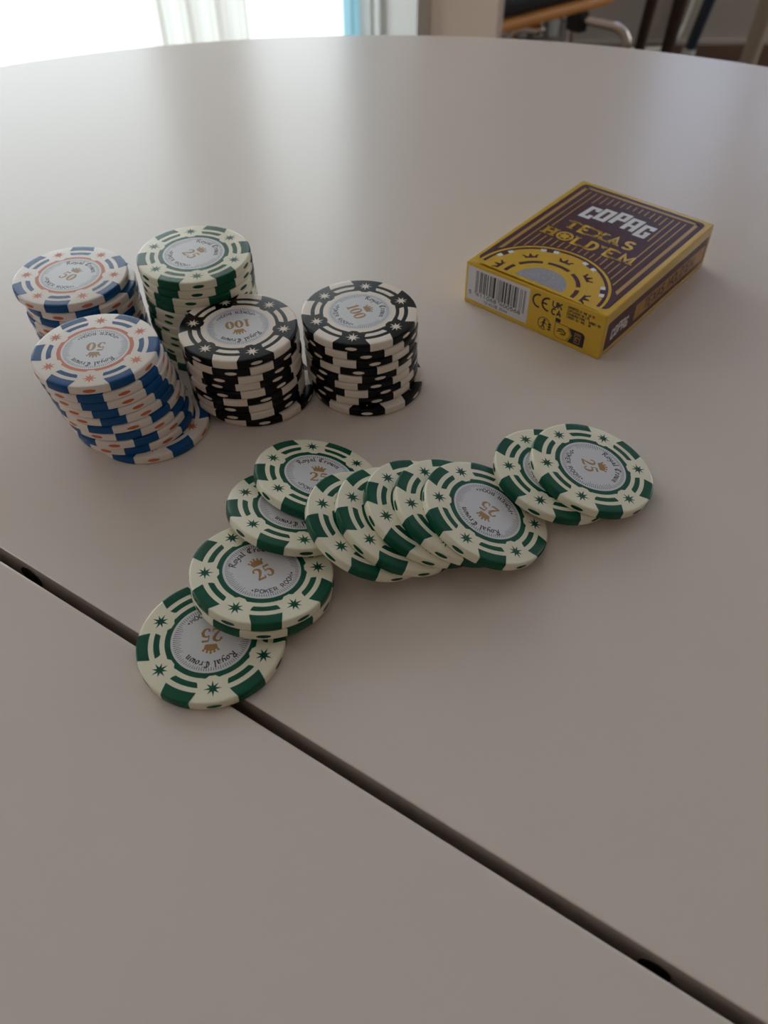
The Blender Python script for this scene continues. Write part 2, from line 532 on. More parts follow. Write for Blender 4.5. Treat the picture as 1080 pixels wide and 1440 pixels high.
def nib(mb, pts, w, z, mapf, a=math.radians(38)):
    nx, ny = math.cos(a) * w / 2, math.sin(a) * w / 2
    tx, ty = -math.sin(a) * w * .17, math.cos(a) * w * .17
    for (x0, y0), (x1, y1) in zip(pts, pts[1:]):
        c = [(x0 + sx * nx + sy * tx, y0 + sx * ny + sy * ty) for sx in (-1, 1) for sy in (-1, 1)] + [(x1 + sx * nx + sy * tx, y1 + sx * ny + sy * ty) for sx in (-1, 1) for sy in (-1, 1)]
        c = sorted(set(c))
        hull = []
        for seq in (c, c[::-1]):
            part = []
            for q in seq:
                while len(part) > 1 and (part[-1][0] - part[-2][0]) * (q[1] - part[-2][1]) - (part[-1][1] - part[-2][1]) * (q[0] - part[-2][0]) <= 0:
                    part.pop()
                part.append(q)
            hull += part[:-1]
        mb.poly(hull, z, mapf)


NUM = {  # bold serif numerals, height 1.6: strokes of (x, y, width)
    '2': (1.0, [[(.1, 1.12, .2), (.1, 1.3, .18), (.25, 1.5, .15), (.5, 1.55, .18), (.74, 1.4, .26), (.78, 1.12, .28), (.62, .78, .24), (.32, .4, .17), (.1, .15, .14)], [(.03, .11, .22), (.86, .11, .22)], [(.86, .04, .1), (.93, .42, .09)]]),
    '5': (1.0, [[(.2, 1.5, .2), (.86, 1.52, .22)], [(.22, 1.5, .1), (.16, .88, .1)], [(.16, .88, .1), (.42, 1.02, .14), (.7, .88, .24), (.78, .52, .28), (.6, .15, .2), (.34, .05, .13), (.1, .16, .16)], [(.06, .28, .2), (.22, .3, .2)]]),
    '1': (.72, [[(.38, 0, .3), (.38, 1.58, .3)], [(.04, 1.28, .1), (.38, 1.52, .12)], [(.05, .06, .12), (.7, .06, .12)]]),
    '0': (1.02, [[(.5 + .36 * math.sin(t), .8 - .72 * math.cos(t), .13 + .2 * abs(math.sin(t)) ** 1.3) for t in [2 * PI * k / 20 for k in range(21)]]]),
}

# ------------------------------------------------------------------ poker chips (sizes in mm)
CT, PITCH = 3.06, 3.09


def mmv(pts):
    return [(x * MM, y * MM, z * MM) for x, y, z in pts]


def chip_body(m):
    r = 19.93
    prof = [(10, 0.0), (19.2, 0.0), (19.45, 0.02), (19.7, .1), (19.87, .24), (r, .45), (r, 2.55), (19.87, 2.78), (19.7, 2.92), (19.45, 3.0), (19.2, 3.02), (10, 3.02)]
    mb = MB().lathe([(a * MM, b * MM) for a, b in prof], 80)
    return mb.mesh('body', m)


def spot_mesh(m):
    prof = [(16.75, 3.05), (17.6, 3.05), (18.5, 3.05), (19.2, 3.05), (19.48, 3.03), (19.75, 2.95), (19.93, 2.8), (20.0, 2.55), (20.0, .45), (19.93, .22), (19.78, .1)]
    N = 9
    v = []
    for (r, z) in prof:
        h = 15.2 + (11.7 - 15.2) * min(1, max(0, (r - 16.75) / (19.75 - 16.75)))
        if z < 2.5:
            h = 11.7
        for k in range(N):
            t = math.radians(-h + 2 * h * k / (N - 1))
            v.append((r * math.cos(t), r * math.sin(t), z))
    f = [(i * N + k, (i + 1) * N + k, (i + 1) * N + k + 1, i * N + k + 1) for i in range(len(prof) - 1) for k in range(N - 1)]
    return MB().add(mmv(v), f, True).mesh('edge_spot', m)


def bar_mesh(m):
    N = 9
    v = []
    for (r, h) in ((13.75, 12.6), (14.25, 14.2), (15.35, 15.3)):
        for k in range(N):
            t = math.radians(-h + 2 * h * k / (N - 1))
            v.append((r * math.cos(t), r * math.sin(t), 3.05))
    f = [(i * N + k, (i + 1) * N + k, (i + 1) * N + k + 1, i * N + k + 1) for i in range(2) for k in range(N - 1)]
    return MB().add(mmv(v), f).mesh('inlay_bar', m)


def star_mesh(m):
    pts = []
    for k in range(16):
        a = PI * k / 8
        r = (2.45 if (k // 2) % 2 == 0 else 2.15) if k % 2 == 0 else 0.85
        pts.append((15.6 + r * math.cos(a), r * math.sin(a), 3.05))
    pts = [(15.6, 0, 3.05)] + pts
    return MB().add(mmv(pts), [(0, 1 + k, 1 + (k + 1) % 16) for k in range(16)]).mesh('star', m)


def dot_mesh(m):
    v = [(20.0, 0, 1.5)]
    N = 20
    for s_ in (.5, 1.0):
        for k in range(N):
            a = 2 * PI * k / N
            t = 2.0 * s_ * math.cos(a) / 20.0
            v.append((20.0 * math.cos(t), 20.0 * math.sin(t), 1.5 + .62 * s_ * math.sin(a)))
    f = [(0, 1 + k, 1 + (k + 1) % N) for k in range(N)] + [(1 + k, 1 + N + k, 1 + N + (k + 1) % N, 1 + (k + 1) % N) for k in range(N)]
    return MB().add(mmv(v), f, True).mesh('rim_dot', m)


def ring_mesh(m, rout):
    N = 180
    v = []
    for k in range(N):
        a = 360.0 * k / N
        d = abs((a + 30) % 60 - 30)                 # distance from the nearest star
        s_ = min(1, max(0, (d - 4.5) / 2.5))
        bump = 0.25 * max(0, 1 - abs(d - 9) / 3)   # small shoulder beside each notch
        ro = rout - 0.65 + 0.65 * s_ + bump * 0.6
        t = math.radians(a)
        v += [(10.7 * math.cos(t), 10.7 * math.sin(t), 3.045), (ro * math.cos(t), ro * math.sin(t), 3.045)]
    return MB().add(mmv(v), [(2 * k, 2 * k + 1, (2 * k + 3) % (2 * N), (2 * k + 2) % (2 * N)) for k in range(N)]).mesh('ring', m)


LZ = 3.05
label_me = MB().lathe([(r * MM, z * MM) for r, z in ((10.95, 2.99), (10.95, 3.035), (10.8, LZ))], 72).mesh('label', M['foil'])


def ink(name, fn, m):
    mb = MB()
    fn(mb)
    mb.v = mmv(mb.v)
    return mb.mesh(name, m)


def draw_ticks(mb):
    for k in range(96):
        a = 2 * PI * (k + .5) / 96
        dn = abs((math.degrees(a) - 90 + 180) % 360 - 180)
        r0 = (8.4 if k % 2 else 8.0) if 62 < dn < 118 else (9.25 if k % 2 else 9.0)
        c, s_ = math.cos(a), math.sin(a)
        hw = .105
        mb.add([(r0 * c - hw * s_ * .5, r0 * s_ + hw * c * .5, LZ + .006), (r0 * c + hw * s_ * .5, r0 * s_ - hw * c * .5, LZ + .006), (10.2 * c + hw * s_, 10.2 * s_ - hw * c, LZ + .006), (10.2 * c - hw * s_, 10.2 * s_ + hw * c, LZ + .006)], [(0, 1, 2, 3)])


def draw_royal(mb):
    word = 'Royal Crown'
    sp, sc_ = .22, 1.22
    tot = sum(BL[c][0] + sp for c in word) - sp
    r0 = 7.35
    x = -tot / 2
    for c in word:
        wd_, sts = BL[c]
        am = -(x + wd_ / 2) * sc_ / (r0 + .6)
        ca, sa = math.cos(am), math.sin(am)

        def mp(px, py, z, wd_=wd_, ca=ca, sa=sa):
            lx, ly = (px - wd_ / 2) * sc_, r0 + py * sc_
            return (lx * ca - ly * sa, lx * sa + ly * ca, z)
        for st in sts:
            nib(mb, st, .3, LZ + .012, mp)
        x += wd_ + sp


def draw_poker(mb):
    word = 'POKER ROOM'
    h = 1.35
    k = h / 6
    tr_ = 2.0
    tot = sum(WID.get(c, 4) + tr_ for c in word) - tr_
    x = -tot / 2
    rb = 8.9                                      # baseline lies outside, tops face the centre

    def place(px, py, z, xm):
        am = (xm * k) / (rb - .5)
        ca, sa = math.cos(am), math.sin(am)
        lx, ly = (px - xm) * k, -rb + py * k
        return (lx * ca - ly * sa, lx * sa + ly * ca, z)
    for c in word:
        xm = x + WID.get(c, 4) / 2
        for st in F.get(c, []):
            mb.strip([(x + px, py, 1.2) for px, py in st], LZ + .012, None, lambda a, b, z, xm=xm: place(a, b, z, xm))
        x += WID.get(c, 4) + tr_
    for sgn in (-1, 1):
        xm = sgn * (tot / 2 + 3.5)
        mb.add([place(xm + 1.4 * math.cos(t), 3 + 1.4 * math.sin(t), LZ + .012, xm) for t in [2 * PI * q / 10 for q in range(10)]], [list(range(10))])


def draw_crown(mb):
    z = LZ + .012
    y0 = 1.9
    mb.poly([(-1.55, y0), (1.55, y0), (1.7, y0 + .7), (-1.7, y0 + .7)], z)
    mb.poly([(-1.7, y0 + .6), (1.7, y0 + .6), (2.0, y0 + 1.75), (1.35, y0 + 1.6), (1.0, y0 + 2.3), (.5, y0 + 1.95), (0, y0 + 2.7), (-.5, y0 + 1.95), (-1.0, y0 + 2.3), (-1.35, y0 + 1.6), (-2.0, y0 + 1.75)], z)
    for cx, cy in ((-2.0, 1.85), (-1.0, 2.4), (0, 2.75), (1.0, 2.4), (2.0, 1.85)):
        mb.add([(cx + .36 * math.cos(2 * PI * q / 12), y0 + cy + .36 * math.sin(2 * PI * q / 12), z) for q in range(12)], [list(range(12))])


def draw_num(word):
    def fn(mb):
        k = 2.75
        tot = sum(NUM[c][0] + .12 for c in word) - .12
        x = -tot / 2
        for c in word:
            for st in NUM[c][1]:
                mb.strip([((x + px) * k, -3.25 + py * k, wv * k * 1.15) for px, py, wv in st], LZ + .012)
            x += NUM[c][0] + .12
    return fn


ticks_me = ink('tick_marks', draw_ticks, M['tick'])
royal_me = ink('lettering', draw_royal, M['ink'])
poker_me = ink('lettering', draw_poker, M['ink'])
crown_me = ink('crown', draw_crown, M['gold'])
KIND = {}
for key, base, spot, mark, ring, num, rout in (('green', 'cream', 'green', 'green', 'green', '25', 12.4), ('blue', 'white', 'blue', 'salmon', 'salmon', '50', 12.1), ('black', 'black', 'ivory', 'ivory', 'ivory', '100', 12.5)):
    KIND[key] = dict(body=chip_body(M[base]), spot=spot_mesh(M[spot]), bar=bar_mesh(M[spot]), star=star_mesh(M[mark]), dot=dot_mesh(M[mark]), ring=ring_mesh(M[ring], rout), num=ink('numeral', draw_num(num), M['gold']))


def chip(kind, x, y, z, star, up, label, group, nx=0.0, ny=0.0, full=True):
    """x, y, z in mm: centre of the underside above the table; star / up: headings of a star and of the label top."""
    K = KIND[kind]
    t = thing('poker_chip', label, 'poker chip', group=group)
    n = Vector((nx, ny, 1)).normalized()
    q = Vector((0, 0, 1)).rotation_difference(n)
    t.rotation_mode = 'QUATERNION'
    t.rotation_quaternion = q @ Matrix.Rotation(math.radians(star), 3, 'Z').to_quaternion()
    t.location = (x * MM, y * MM, TZ + z * MM)
    obj('body', K['body'], t)
    for k in range(6):
        a = math.radians(60 * k)
        obj('edge_spot', K['spot'], t).rotation_euler = (0, 0, a + PI / 6)
        obj('rim_dot', K['dot'], t).rotation_euler = (0, 0, a)
        if full:
            obj('inlay_bar', K['bar'], t).rotation_euler = (0, 0, a + PI / 6)
            obj('star', K['star'], t).rotation_euler = (0, 0, a)
    if full:
        obj('ring', K['ring'], t)
        lb = obj('label', label_me, t)
        lb.rotation_euler = (0, 0, math.radians(up - 90 - star))
        for me in (ticks_me, royal_me, poker_me, crown_me, K['num']):
            obj(me.name.split('.')[0], me, lb)
    return t


# chips scattered over the table, leaning on one another
SPREAD = [
    ('A', -46.63, 125.88, 0.02, 0, 0, -80.8, -84.4, 'green and cream 25 chip lying flat across the table gap, lowest of the fan'),
    ('B1', -34.53, 143.68, 2.91, .1053, .1027, 36.4, 60, 'green and cream chip sandwiched beneath the tilted 25 chip by the table gap'),
    ('B2', -34.43, 144.19, 5.98, .1053, .1027, 9.2, 127, 'green and cream 25 chip topping the tilted pair beside the table gap'),
    ('C', -27.4, 168.33, 5.52, .1916, .2024, -135.9, -78, 'green and cream chip with half-hidden upside-down label, between tilted pair and rearmost chip'),
    ('D', -20.72, 181.79, 5.68, .2311, .172, 100.4, 93.7, 'green and cream 25 chip with upright label, rearmost loose chip below the black stacks'),
    ('E1', -4.36, 161.5, 7.25, .3886, .0077, 173.1, 200, 'first leaning green and cream chip in the row of five, propped on others'),
    ('E2', 4.09, 163.26, 7.27, .3891, .0079, 170.3, 200, 'second leaning green and cream chip of five, counting toward the card box'),
    ('E3', 12.4, 166.18, 7.32, .3891, .0079, 147.8, 200, 'third, middle leaning green and cream chip of five, counting toward the card box'),
    ('E4', 21.02, 166.45, 7.29, .3895, .008, -168.1, 200, 'fourth leaning green and cream chip, just under the labelled one in the row'),
    ('E5', 29.48, 165.3, 7.32, .3896, .008, 178.9, -120.4, 'fifth leaning green and cream chip, topmost with its 25 label fully shown'),
    ('F1', 53.31, 184.26, 4.40, .2241, .0057, -177.6, 4, 'green and cream chip under the topmost one of the pair nearest the card box'),
    ('F2', 65.04, 185.97, 5.12, .2143, .0037, -173.7, 3.8, 'green and cream 25 chip, topmost of the pair nearest the card box'),
]
for (_, x, y, z, nx, ny, st, up, lab) in SPREAD:
    chip('green', x, y, z, st, up, lab, 'loose green 25 chips', nx, ny)

ORD = ['top', 'second', 'third', 'fourth', 'fifth', 'sixth', 'seventh', 'eighth', 'ninth', 'tenth', 'eleventh', 'twelfth']


def stack(kind, look, which, group, centres, stars, up, bottom_full):
    n = len(centres)
    for i in range(n):                                   # i = 0 is the top chip
        full = i == 0 or (i == n - 1 and bottom_full)
        if i == 0:
            lab = '%s chip, label showing, on top of the %s' % (look, which)
        elif i == n - 1:
            lab = ('%s chip jutting out at the bottom of the %s' if bottom_full else '%s chip at the bottom of the %s') % (look, which)
        else:
            lab = '%s chip, %s from top of the %s' % (look, ORD[i], which)
        x, y = centres[i]
        chip(kind, x, y, .02 + (n - 1 - i) * PITCH, stars[i], up if i == 0 else random.uniform(0, 360), lab, group, full=full)


def lerp(a, b, n, jit=.35, last=None):
    out = []
    for i in range(n):
        t = i / (n - 1)
        out.append((a[0] + (b[0] - a[0]) * t + random.uniform(-jit, jit) * (i > 0), a[1] + (b[1] - a[1]) * t + random.uniform(-jit, jit) * (i > 0)))
    if last:
        out[-1] = last
    return out


stack('blue', 'white and blue', 'front blue stack', 'front stack of blue 50 chips', lerp((-92, 218.3), (-84.5, 217.3), 10, .25, (-80, 216.6)), [36.7, 3, 2, 8, 11, 54, 15, 28, 14, 43], -86.9, True)
stack('blue', 'white and blue', 'rear blue stack', 'rear stack of blue 50 chips', [(-111.3, 262.6)] + lerp((-108.9, 262.2), (-107.8, 261.6), 9, .5), [59.6, 22, 40, 5, 51, 17, 33, 2, 48, 25], 61.6, False)
stack('green', 'green and cream', 'upright green stack', 'stack of green 25 chips', lerp((-66.7, 266), (-66.2, 265), 12, .4), [42.5, 39, 31, 31, 5, 1, 56, 7, 3, 55, 20, 44], 39.7, False)
stack('black', 'black and ivory', 'black stack beside blue chips', 'black stack beside the blue chips', lerp((-48.6, 234.6), (-47.6, 234.7), 9, .3, (-44.9, 234.8)), [53.4, 27, 15, 10, 15, 56, 19, 20, 42], -75.4, True)
stack('black', 'black and ivory', 'black stack nearest card box', 'black stack nearest the card box', lerp((-7.9, 243), (-7.0, 242.3), 9, .3, (-5.6, 239.7)), [22.7, 36, 45, 28, 50, 45, 55, 45, 30], 24.3, True)

# ------------------------------------------------------------------ the card box (sizes in mm)
BW, BL_, BH = 62.7, 87.2, 19.0
box = thing('card_box', 'yellow and maroon playing card box lying flat on the table behind the green chips', 'card box', (.0332, .2922, TZ), math.radians(-40.66))


def bz(u, v, w_):
    """Slight dent at the front corner of the carton."""
    k = max(0, 1 - u / 25) * max(0, 1 - v / 25) * (w_ / BH)
    return w_ - .9 * k


def rounded(u0, u1, v0, v1, r, n=5):
    out = []
    for cx, cy, a0 in ((u1 - r, v1 - r, 0), (u0 + r, v1 - r, 90), (u0 + r, v0 + r, 180), (u1 - r, v0 + r, 270)):
        for k in range(n + 1):
            a = math.radians(a0 + 90 * k / n)
            out.append((cx + r * math.cos(a), cy + r * math.sin(a)))
    return out


bm = bmesh.new()
bmesh.ops.create_cube(bm, size=1)
bmesh.ops.scale(bm, vec=(BW * MM, BL_ * MM, BH * MM), verts=bm.verts)
bmesh.ops.translate(bm, vec=(BW / 2 * MM, BL_ / 2 * MM, BH / 2 * MM), verts=bm.verts)
for v in bm.verts:
    v.co.z = bz(v.co.x / MM, v.co.y / MM, v.co.z / MM) * MM if v.co.z > .01 else v.co.z
bmesh.ops.bevel(bm, geom=list(bm.edges), offset=.0006, segments=3, profile=.5, affect='EDGES')
me = bpy.data.meshes.new('carton')
bm.to_mesh(me)
bm.free()
me.materials.append(M['yellow'])
carton = obj('carton', me, box)


def top(h):
    return lambda u, v, z: (u * MM, v * MM, (BH + h) * MM)


def front(h):
    return lambda u, w_, z: (u * MM, -h * MM, w_ * MM)


def side(h):
    return lambda v, w_, z: ((BW + h) * MM, v * MM, w_ * MM)


def part(name, m, fn, parent=carton):
    mb = MB()
    fn(mb)
    return mb.build(name, m, parent)


CU, CV = 31.2, 3.2          # centre of the big printed chip


def clipv(pts, lim):
    """Clip a polygon to v >= lim."""
    out = []
    for i, a in enumerate(pts):
        b = pts[(i + 1) % len(pts)]
        if a[1] >= lim:
            out.append(a)
        if (a[1] >= lim) != (b[1] >= lim):
            t = (lim - a[1]) / (b[1] - a[1])
            out.append((a[0] + (b[0] - a[0]) * t, lim))
    return out


def disc(mb, r, z, m=None, lim=.9, cu=CU, cv=CV, n=72):
    mb.poly(clipv([(cu + r * math.cos(2 * PI * k / n), cv + r * math.sin(2 * PI * k / n)) for k in range(n)], lim), 0, top(z))


def ringseg(mb, r0, r1, a0, a1, z, n=24, lim=.9):
    for k in range(n):
        b0, b1 = math.radians(a0 + (a1 - a0) * k / n), math.radians(a0 + (a1 - a0) * (k + 1) / n)
        q = [(CU + r * math.cos(b), CV + r * math.sin(b)) for r, b in ((r0, b0), (r1, b0), (r1, b1), (r0, b1))]
        q = clipv(q, lim)
        if len(q) > 2:
            mb.poly(q, 0, top(z))


part('lid_panel', M['maroon'], lambda mb: mb.poly(rounded(2.6, 60.2, 3.2, 84.8, 2.6), 0, top(.02)))


def gold_lines(mb):
    z = .04
    for (u0, u1) in ((4.7, 6.2), (56.6, 58.1)):
        sgn = 1 if u0 > 30 else -1
        mb.poly([(u0, 14.5 + (1.5 if sgn > 0 else 0)), (u1, 14.5 + (0 if sgn > 0 else 1.5)), (u1, 82.8), (u0, 82.8)], 0, top(z))
    mb.poly([(4.7, 81.3), (58.1, 81.3), (58.1, 82.8), (4.7, 82.8)], 0, top(z))


part('lid_frame', M['stripe'], gold_lines)


def pinstripes(mb):
    for k in range(17):
        u = 8.8 + 2.8 * k
        gaps = [(56.2, 76.2)] if 14 < u < 47.5 else []
        gaps += [(42.0, 57.0)] if 14 < u < 48.5 else []
        gaps += [(34.9, 43.4)] if 9.5 < u < 52.5 else []
        if 14 < u < 47.5:
            e = 2.2 * max(0, 1 - ((u - 31) / 17) ** 2) * 2
            gaps[0] = (55.8 + e * .3, 70.2 + e * 1.2)
        dv = 26.9 ** 2 - (u - CU) ** 2
        v0 = CV + math.sqrt(dv) + 1.2 if dv > 0 else 8
        cur = max(v0, 6)
        for (a, b) in sorted(gaps) + [(79.6, 99)]:
            if a > cur:
                mb.poly([(u - .27, cur), (u + .27, cur), (u + .27, a), (u - .27, a)], 0, top(.04))
            cur = max(cur, b)


part('pinstripes', M['stripe'], pinstripes)['kind'] = 'stuff'
emblem = part('chip_emblem', M['yellow'], lambda mb: disc(mb, 27.0, .05))
part('emblem_ring', M['maroon'], lambda mb: ringseg(mb, 24.6, 25.9, 0, 180, .07, 48), carton)


def emblem_marks(mb):
    for a in (24, 68, 112, 156):                       # maroon blocks between the white squares
        ringseg(mb, 22.9, 25.2, a - 3.5, a + 3.5, .08, 6)
    for k in range(5):                                 # inner broken ring
        a = 180 * k / 4 - 22.5
        ringseg(mb, 13.9, 15.6, max(-3, a + 4), min(183, a + 41), .07, 12)
    for a in (4, 48, 90, 132, 176):                    # crowns
        b = math.radians(a)
        ca, sa = math.cos(b - PI / 2), math.sin(b - PI / 2)
        cu, cv = CU + 19.4 * math.cos(b), CV + 19.4 * math.sin(b)

        def P(x, y):
            return (cu + x * ca - y * sa, cv + x * sa + y * ca)
        for pts in ([(-2.6, -1.5), (2.6, -1.5), (2.2, -.4), (-2.2, -.4)], [(-.9, -.6), (.9, -.6), (0.3, 1.6), (-.3, 1.6)], [(-2.4, -.6), (-1.2, -.6), (-2.7, 1.0), (-3.4, .6)], [(1.2, -.6), (2.4, -.6), (3.4, .6), (2.7, 1.0)]):
            q = clipv([P(x, y) for x, y in pts], .9)
            if len(q) > 2:
                mb.poly(q, 0, top(.08))


part('emblem_marks', M['maroon'], emblem_marks)


def emblem_squares(mb):
    for a in (24, 68, 112, 156):
        for d in (-6, 6):
            ringseg(mb, 22.9, 24.8, a + d - 2.6, a + d + 2.6, .08, 4)


part('emblem_squares', M['logo'], emblem_squares)
part('emblem_centre', M['silver'], lambda mb: disc(mb, 10.4, .08, lim=2.8))


def copag(mb, ox, oy, k, mapf, arch=1.0):
    """Heavy slanted block letters set on an arch."""
    G = {
        'C': [[(0, 0), (5.2, 0), (5.2, 3.6), (3.3, 3.6), (3.3, 2.0), (2.0, 2.0), (2.0, 9.0), (3.3, 9.0), (3.3, 7.6), (5.2, 7.6), (5.2, 11), (0, 11)]],
        'O': [[(0, 0), (5.6, 0), (5.6, 2.0), (0, 2.0)], [(0, 9.0), (5.6, 9.0), (5.6, 11), (0, 11)], [(0, 2), (2.0, 2), (2.0, 9), (0, 9)], [(3.6, 2), (5.6, 2), (5.6, 9), (3.6, 9)]],
        'P': [[(0, 0), (2.1, 0), (2.1, 11), (0, 11)], [(2.1, 9.1), (5.6, 9.1), (5.6, 11), (2.1, 11)], [(2.1, 4), (5.6, 4), (5.6, 5.8), (2.1, 5.8)], [(3.7, 5.8), (5.6, 5.8), (5.6, 9.1), (3.7, 9.1)]],
        'A': [[(0, 0), (2.0, 0), (2.0, 11), (0, 11)], [(3.8, 0), (5.8, 0), (5.8, 11), (3.8, 11)], [(2.0, 9.1), (3.8, 9.1), (3.8, 11), (2.0, 11)], [(2.0, 3.4), (3.8, 3.4), (3.8, 5.2), (2.0, 5.2)]],
        'G': [[(0, 0), (5.4, 0), (5.4, 5.6), (2.9, 5.6), (2.9, 4.0), (3.5, 4.0), (3.5, 2.0), (2.0, 2.0), (2.0, 9.0), (3.5, 9.0), (3.5, 7.6), (5.4, 7.6), (5.4, 11), (0, 11)]],
    }
    for c, x, dy in (('C', 0, 0), ('O', 5.8, 1.7), ('P', 12.4, 3.2), ('A', 18.6, 1.9), ('G', 25.2, 0)):
        for pg in G[c]:
            mb.poly([(ox + (x + px + .06 * py) * k, oy + (py + dy * arch) * k) for px, py in pg], 0, mapf)


part('brand_lettering', M['logo'], lambda mb: copag(mb, 15.2, 57.6, 1.0, top(.06)))


def slab(mb, s, xs, y, h, wid, w_, mapf, serif=True):
    k = h / 6
    for c, x in zip(s, xs):
        cw = WID.get(c, 4)
        kx = wid.get(c, wid['*']) / cw
        for st in F[c]:
            mb.strip([(x + (px - cw / 2) * kx, y + py * k, w_) for px, py in st], 0, None, mapf)
            if serif:
                for px, py in (st[0], st[-1]):
                    if py in (0, 6):
                        mb.strip([(x + (px - cw / 2) * kx - w_ * .95, y + py * k + (.3 if py == 0 else -.3) * w_ * .6, w_ * .55), (x + (px - cw / 2) * kx + w_ * .95, y + py * k + (.3 if py == 0 else -.3) * w_ * .6, w_ * .55)], 0, None, mapf)


def title(mb):
    slab(mb, 'TEXAS', (18.0, 24.3, 31.0, 37.6, 44.0), 46.0, 6.0, {'*': 3.6}, 1.45, top(.06))
    slab(mb, "H", (13.4,), 36.3, 6.0, {'*': 3.6}, 1.45, top(.06))
    slab(mb, "LD'EM", (26.9, 33.0, 36.9, 41.3, 48.4), 36.3, 6.0, {'*': 3.4, "'": .6, 'M': 4.4}, 1.45, top(.06))
    for k in range(24):                                 # the O is a little chip
        a0, a1 = 2 * PI * k / 24, 2 * PI * (k + 1) / 24
        for r0, r1 in ((2.6, 3.6), (0, 1.7)):
            mb.poly([(20.3 + r0 * math.cos(a0), 39.3 + r0 * math.sin(a0)), (20.3 + r1 * math.cos(a0), 39.3 + r1 * math.sin(a0)), (20.3 + r1 * math.cos(a1), 39.3 + r1 * math.sin(a1)), (20.3 + r0 * math.cos(a1), 39.3 + r0 * math.sin(a1))], 0, top(.06))
    for k in range(6):
        a = PI * k / 3
        mb.strip([(20.3 + 1.5 * math.cos(a), 39.3 + 1.5 * math.sin(a), .8), (20.3 + 2.8 * math.cos(a), 39.3 + 2.8 * math.sin(a), .8)], 0, None, top(.06))


part('title_lettering', M['yellow'], title)

# end panel with the bar code
sticker = part('barcode_label', M['paper'], lambda mb: mb.poly([(1.2, 2.0), (30.0, 2.0), (30.0, 17.3), (1.2, 16.6)], 0, front(.02)), box)


def barcode(mb):
    f = front(.035)
    Lc = ['0001101', '0011001', '0010011', '0111101', '0100011', '0110001', '0101111', '0111011', '0110111', '0001011']
    par = ['LLLLLL', 'LLGLGG', 'LLGGLG', 'LLGGGL', 'LGLLGG', 'LGGLLG', 'LGGGLL', 'LGLGLG', 'LGLGGL', 'LGGLGL']
    code = '5411068400568'
    bits = '101'
    inv = lambda s_: ''.join('1' if c == '0' else '0' for c in s_)
    for d, p_ in zip(code[1:7], par[int(code[0])]):
        e = Lc[int(d)]
        bits += e if p_ == 'L' else inv(e)[::-1]
    bits += '01010'
    for d in code[7:]:
        bits += inv(Lc[int(d)])
    bits += '101'
    x0, mw = 5.2, 23.2 / len(bits)
    i = 0
    while i < len(bits):
        j = i
        while j < len(bits) and bits[j] == '1':
            j += 1
        if j > i:
            low = 5.6 if (i < 3 or i > 91 or 44 < i < 50) else 6.6
            mb.poly([(x0 + i * mw, low), (x0 + j * mw, low), (x0 + j * mw, 15.9), (x0 + i * mw, 15.6)], 0, f)
        i = max(j, i + 1)


part('barcode', M['ink'], barcode, sticker)


def codes(mb):
    f = front(.035)
    text(mb, '5', 2.4, 4.7, 1.5, .3, 0, f)
    text(mb, '411068', 5.9, 4.7, 1.5, .3, 0, f, width=9.6)
    text(mb, '400568', 17.2, 4.7, 1.5, .3, 0, f, width=9.6)
    text(mb, '10.40.DE.2044', 9.6, 2.75, 1.2, .2, 0, f, width=11.4)


part('lettering', M['ink'], codes, sticker)


def marks(mb):
    f = front(.03)
    # CE
    mb.strip([(x, y, .75) for x, y in arc(34.3, 13.9, 2.6, 2.6, 80, 280, 14)], 0, None, f)
    mb.strip([(x, y, .75) for x, y in arc(38.4, 13.9, 2.6, 2.6, 80, 280, 14)], 0, None, f)
    mb.strip([(35.9, 13.9, .7), (38.0, 13.9, .7)], 0, None, f)
    # UK CA in two rows
    text(mb, 'UK', 40.3, 14.0, 2.5, .6, 0, f, track=1.6)
    text(mb, 'CA', 40.3, 10.9, 2.4, .6, 0, f, track=1.6)
    # sorting mark: ring with a person and three arrows
    mb.strip([(x, y, .3) for x, y in arc(37.8, 5.4, 2.6, 2.6, 20, 290, 24)], 0, None, f)
    mb.add([f(37.9 + .55 * math.cos(2 * PI * q / 10), 7.0 + .55 * math.sin(2 * PI * q / 10), 0) for q in range(10)], [list(range(10))])
    mb.strip([(37.7, 6.4, .9), (37.5, 4.9, .7)], 0, None, f)
    mb.strip([(37.5, 4.9, .5), (36.7, 3.4, .45)], 0, None, f)
    mb.strip([(37.5, 4.9, .5), (38.3, 3.3, .45)], 0, None, f)
    mb.strip([(37.8, 6.1, .4), (36.4, 5.3, .35)], 0, None, f)
    mb.strip([(37.8, 6.1, .4), (39.0, 5.3, .35)], 0, None, f)
    for dy in (0, 1.1, 2.2):
        mb.poly([(39.3, 3.6 + dy), (40.3, 3.2 + dy), (41.3, 3.8 + dy), (40.4, 4.3 + dy)], 0, f)
    # small square mark and the outlined recycling panel
    mb.poly([(42.4, 8.5), (44.6, 8.5), (44.6, 10.1), (42.4, 10.1)], 0, f)
    ol = [(42.6, 8.2), (48.2, 8.2), (49.7, 5.1), (48.0, 2.0), (44.2, 2.0), (43.0, 2.6), (42.6, 3.6), (42.6, 8.2)]
    mb.strip([(x, y, .22) for x, y in ol], 0, None, f)
    mb.strip([(x, y, .5) for x, y in ((44.0, 5.6), (45.8, 6.3), (47.4, 5.2), (47.0, 4.2), (45.2, 4.0))], 0, None, f)
    mb.strip([(43.6, 4.6, .4), (45.4, 5.3, .5), (46.5, 4.8, .3)], 0, None, f)
    mb.poly([(48.6, 8.2), (54.4, 8.2), (55.5, 7.2), (55.5, 2.0), (48.6, 2.0), (50.2, 5.1)], 0, f)


part('printed_marks', M['ink'], marks, box)


